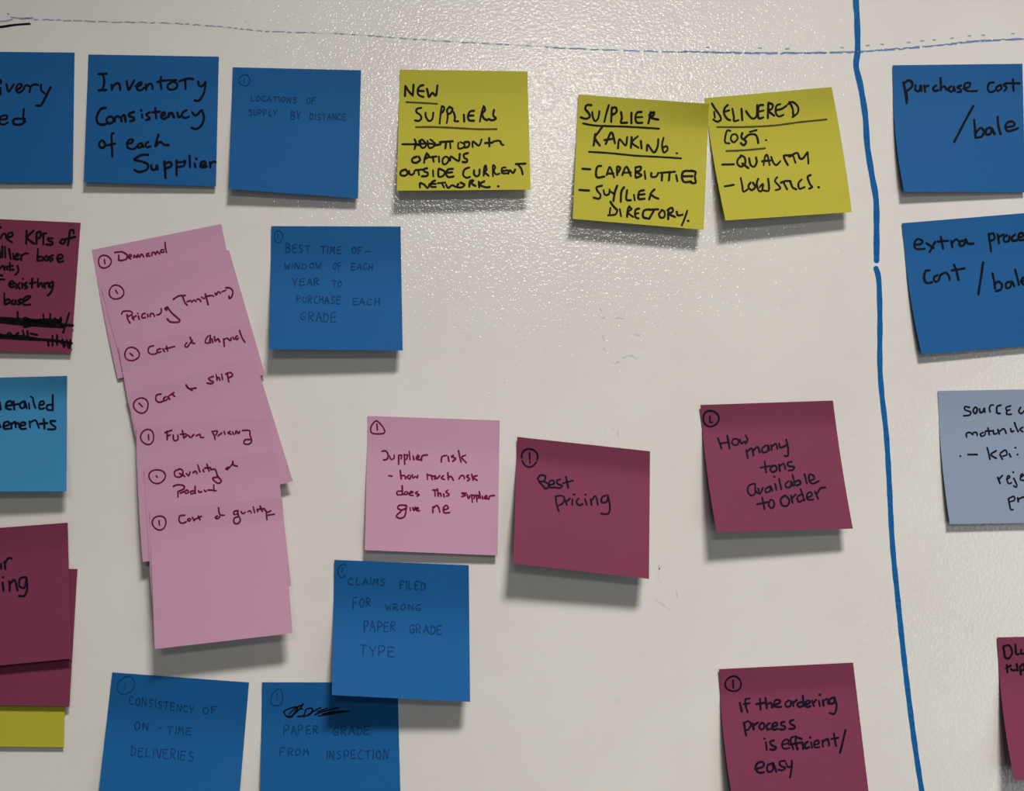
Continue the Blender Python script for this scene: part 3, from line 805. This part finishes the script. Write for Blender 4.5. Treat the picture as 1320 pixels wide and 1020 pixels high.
n = Note('plum', [(926.8, 862.9), (1099.7, 854.5), (1121, 1032), (946, 1040)], lift=(8.5, 6.5), crease=0.15, bend=0.06, end=-0.15, bl=-3.5, top=(1.1, 1.1))
n.build('magenta sticky note reading "If the ordering process is efficient/easy" at the bottom edge', PLM)
n.write('circled_number', P('@200,237,58,55; 198,210 200,265', 5.668, 910, 840), 2.3, 'navy')
n.write('handwriting', P('''248,375 262,440; 320,345 290,350 290,390 305,445; 275,385 320,378; 395,345 400,425; 368,385 430,375; 435,340 445,415;
445,390 475,375 485,410; 500,390 540,375 535,355 505,360 500,400 550,405; 600,360 580,380 590,405 620,395 620,365 600,358; 635,365 640,400;
640,375 665,355; 700,370 670,380 680,405 710,398; 708,325 715,400; 725,390 760,375 750,358 728,370 735,405 765,400; 775,360 790,400;
785,375 805,355; 825,360 832,400; 830,315 835,318; 855,355 860,395; 860,365 885,345 895,385; 935,335 905,350 905,380 935,375 940,340;
940,335 955,400 940,455 905,450; 278,520 285,570 295,615; 278,525 310,510 330,535 310,570 290,575; 340,525 350,570; 348,540 380,520;
405,525 390,545 400,570 425,560 425,530 405,522; 465,525 445,540 450,570 475,565; 485,550 520,540 515,520 488,530 490,570 525,565;
575,515 550,520 555,540 580,550 570,570 540,568; 640,500 615,510 620,530 650,545 640,565 610,565; 438,665 445,720; 425,635 430,638;
495,650 470,660 480,685 512,700 500,718 470,715; 555,680 600,670 600,645 570,650 555,680 570,710 610,705; 660,620 625,630 620,660 640,715;
700,640 665,630 655,660 670,715; 610,680 700,665; 705,665 712,712; 745,660 725,675 730,708 755,700; 770,665 775,705; 760,628 765,630;
790,685 825,672 820,650 795,660 795,700 830,698; 850,650 855,695; 855,660 890,640 900,688; 935,600 950,690; 915,640 970,630; 1020,575 1000,660 980,740;
360,860 420,840 415,808 380,815 362,850 385,885 425,882; 490,815 450,835 455,880 490,865 490,815 515,878; 580,800 540,805 545,835 580,850 560,868 530,865;
585,815 600,845 625,840; 628,798 625,860 615,920''', 5.668, 910, 840), 2.5, 'navy')

# --- faint blue notes at the bottom
n = Note('blue', [(144.6, 867.1), (321, 880.1), (306.5, 1052), (125, 1040)], lift=(8, 7), crease=0.25, bend=0.3, top=(1.0, 1.0))
n.build('blue sticky note with faint writing on on-time deliveries, bottom row under the pink column', FNT)
a = (6.18, 120, 855, rf)
n.write('circled_number', P('300,105 260,110 205,150 190,200 215,240 265,245 315,210 330,160 310,115; 255,165 252,205', 6.18, 120, 855), 1.1, 'faint')
n.write('handwriting', caps('CONSISTENCY', 285, 815, 262, 330, 345, 400, *a) + caps('OF', 868, 1000, 350, 410, 342, 392, *a)
        + caps('ON', 325, 452, 465, 530, 480, 535, *a) + P('522,518 545,515', 6.18, 120, 855) + caps('TIME', 590, 792, 502, 565, 515, 575, *a)
        + caps('DELIVERIES', 298, 810, 662, 735, 710, 782, *a), 1.35, 'faint')
n = Note('blue', [(337.8, 879.9), (512.5, 880), (517, 1056), (335, 1054)], lift=(6, 4.5), crease=0.2, bend=0.3, top=(0.7, 0.7))
n.build('blue sticky note with a scribbled-out word and faint "paper grade from inspection", bottom row', FNT)
a = (6.286, 320, 870, rf)
n.write('circled_number', P('250,115 210,140 185,190 190,240 230,250 268,235 280,170 265,120; 235,150 235,200', 6.286, 320, 870), 1.2, 'faint')
n.write('handwriting', caps('PAPER', 280, 578, 410, 485, 415, 480, *a) + caps('GRADE', 680, 1000, 425, 495, 420, 485, *a)
        + caps('FROM', 250, 500, 595, 658, 605, 655, *a) + caps('INSPECTION', 628, 1145, 615, 685, 610, 680, *a), 1.4, 'faint')
n.write('strike_out', P('''300,330 340,345 380,300 400,260 330,275 290,300 310,335 360,330 430,260 445,235; 330,320 380,275 445,238; 350,345 400,290 440,275;
400,340 450,330 470,280 520,275 500,320 450,340; 470,335 540,290 590,265; 540,325 600,300 700,275 730,270; 570,335 660,320 820,295; 600,320 700,300 800,297;
560,300 640,270''', 6.286, 320, 870), 1.7, 'black', 'dark scribble over a word')
n = Note('blue', [(431, 722), (604.3, 728.9), (606, 905.1), (427.8, 896.3)], base=0.3, lift=(14, 11), crease=0.22, bend=0.35, top=(0.9, 0.9))
n.build('blue sticky note lapping over another blue note, faint writing on claims and paper grade', FNT)
a = (4.859, 415, 710, rf)
n.write('circled_number', P('150,150 125,170 102,145 105,105 135,85 150,90; 128,108 130,135', 4.859, 415, 710), 1.4, 'faint')
n.write('handwriting', caps('CLAIMS', 162, 408, 172, 212, 176, 216, *a) + caps('FILED', 485, 655, 190, 238, 200, 248, *a)
        + caps('FOR', 190, 312, 290, 360, 300, 348, *a) + caps('WRONG', 395, 628, 335, 370, 338, 375, *a)
        + caps('PAPER', 258, 468, 438, 510, 450, 498, *a) + caps('GRADE', 545, 762, 465, 518, 470, 525, *a)
        + caps('TYPE', 230, 468, 592, 655, 610, 670, *a), 1.4, 'faint')
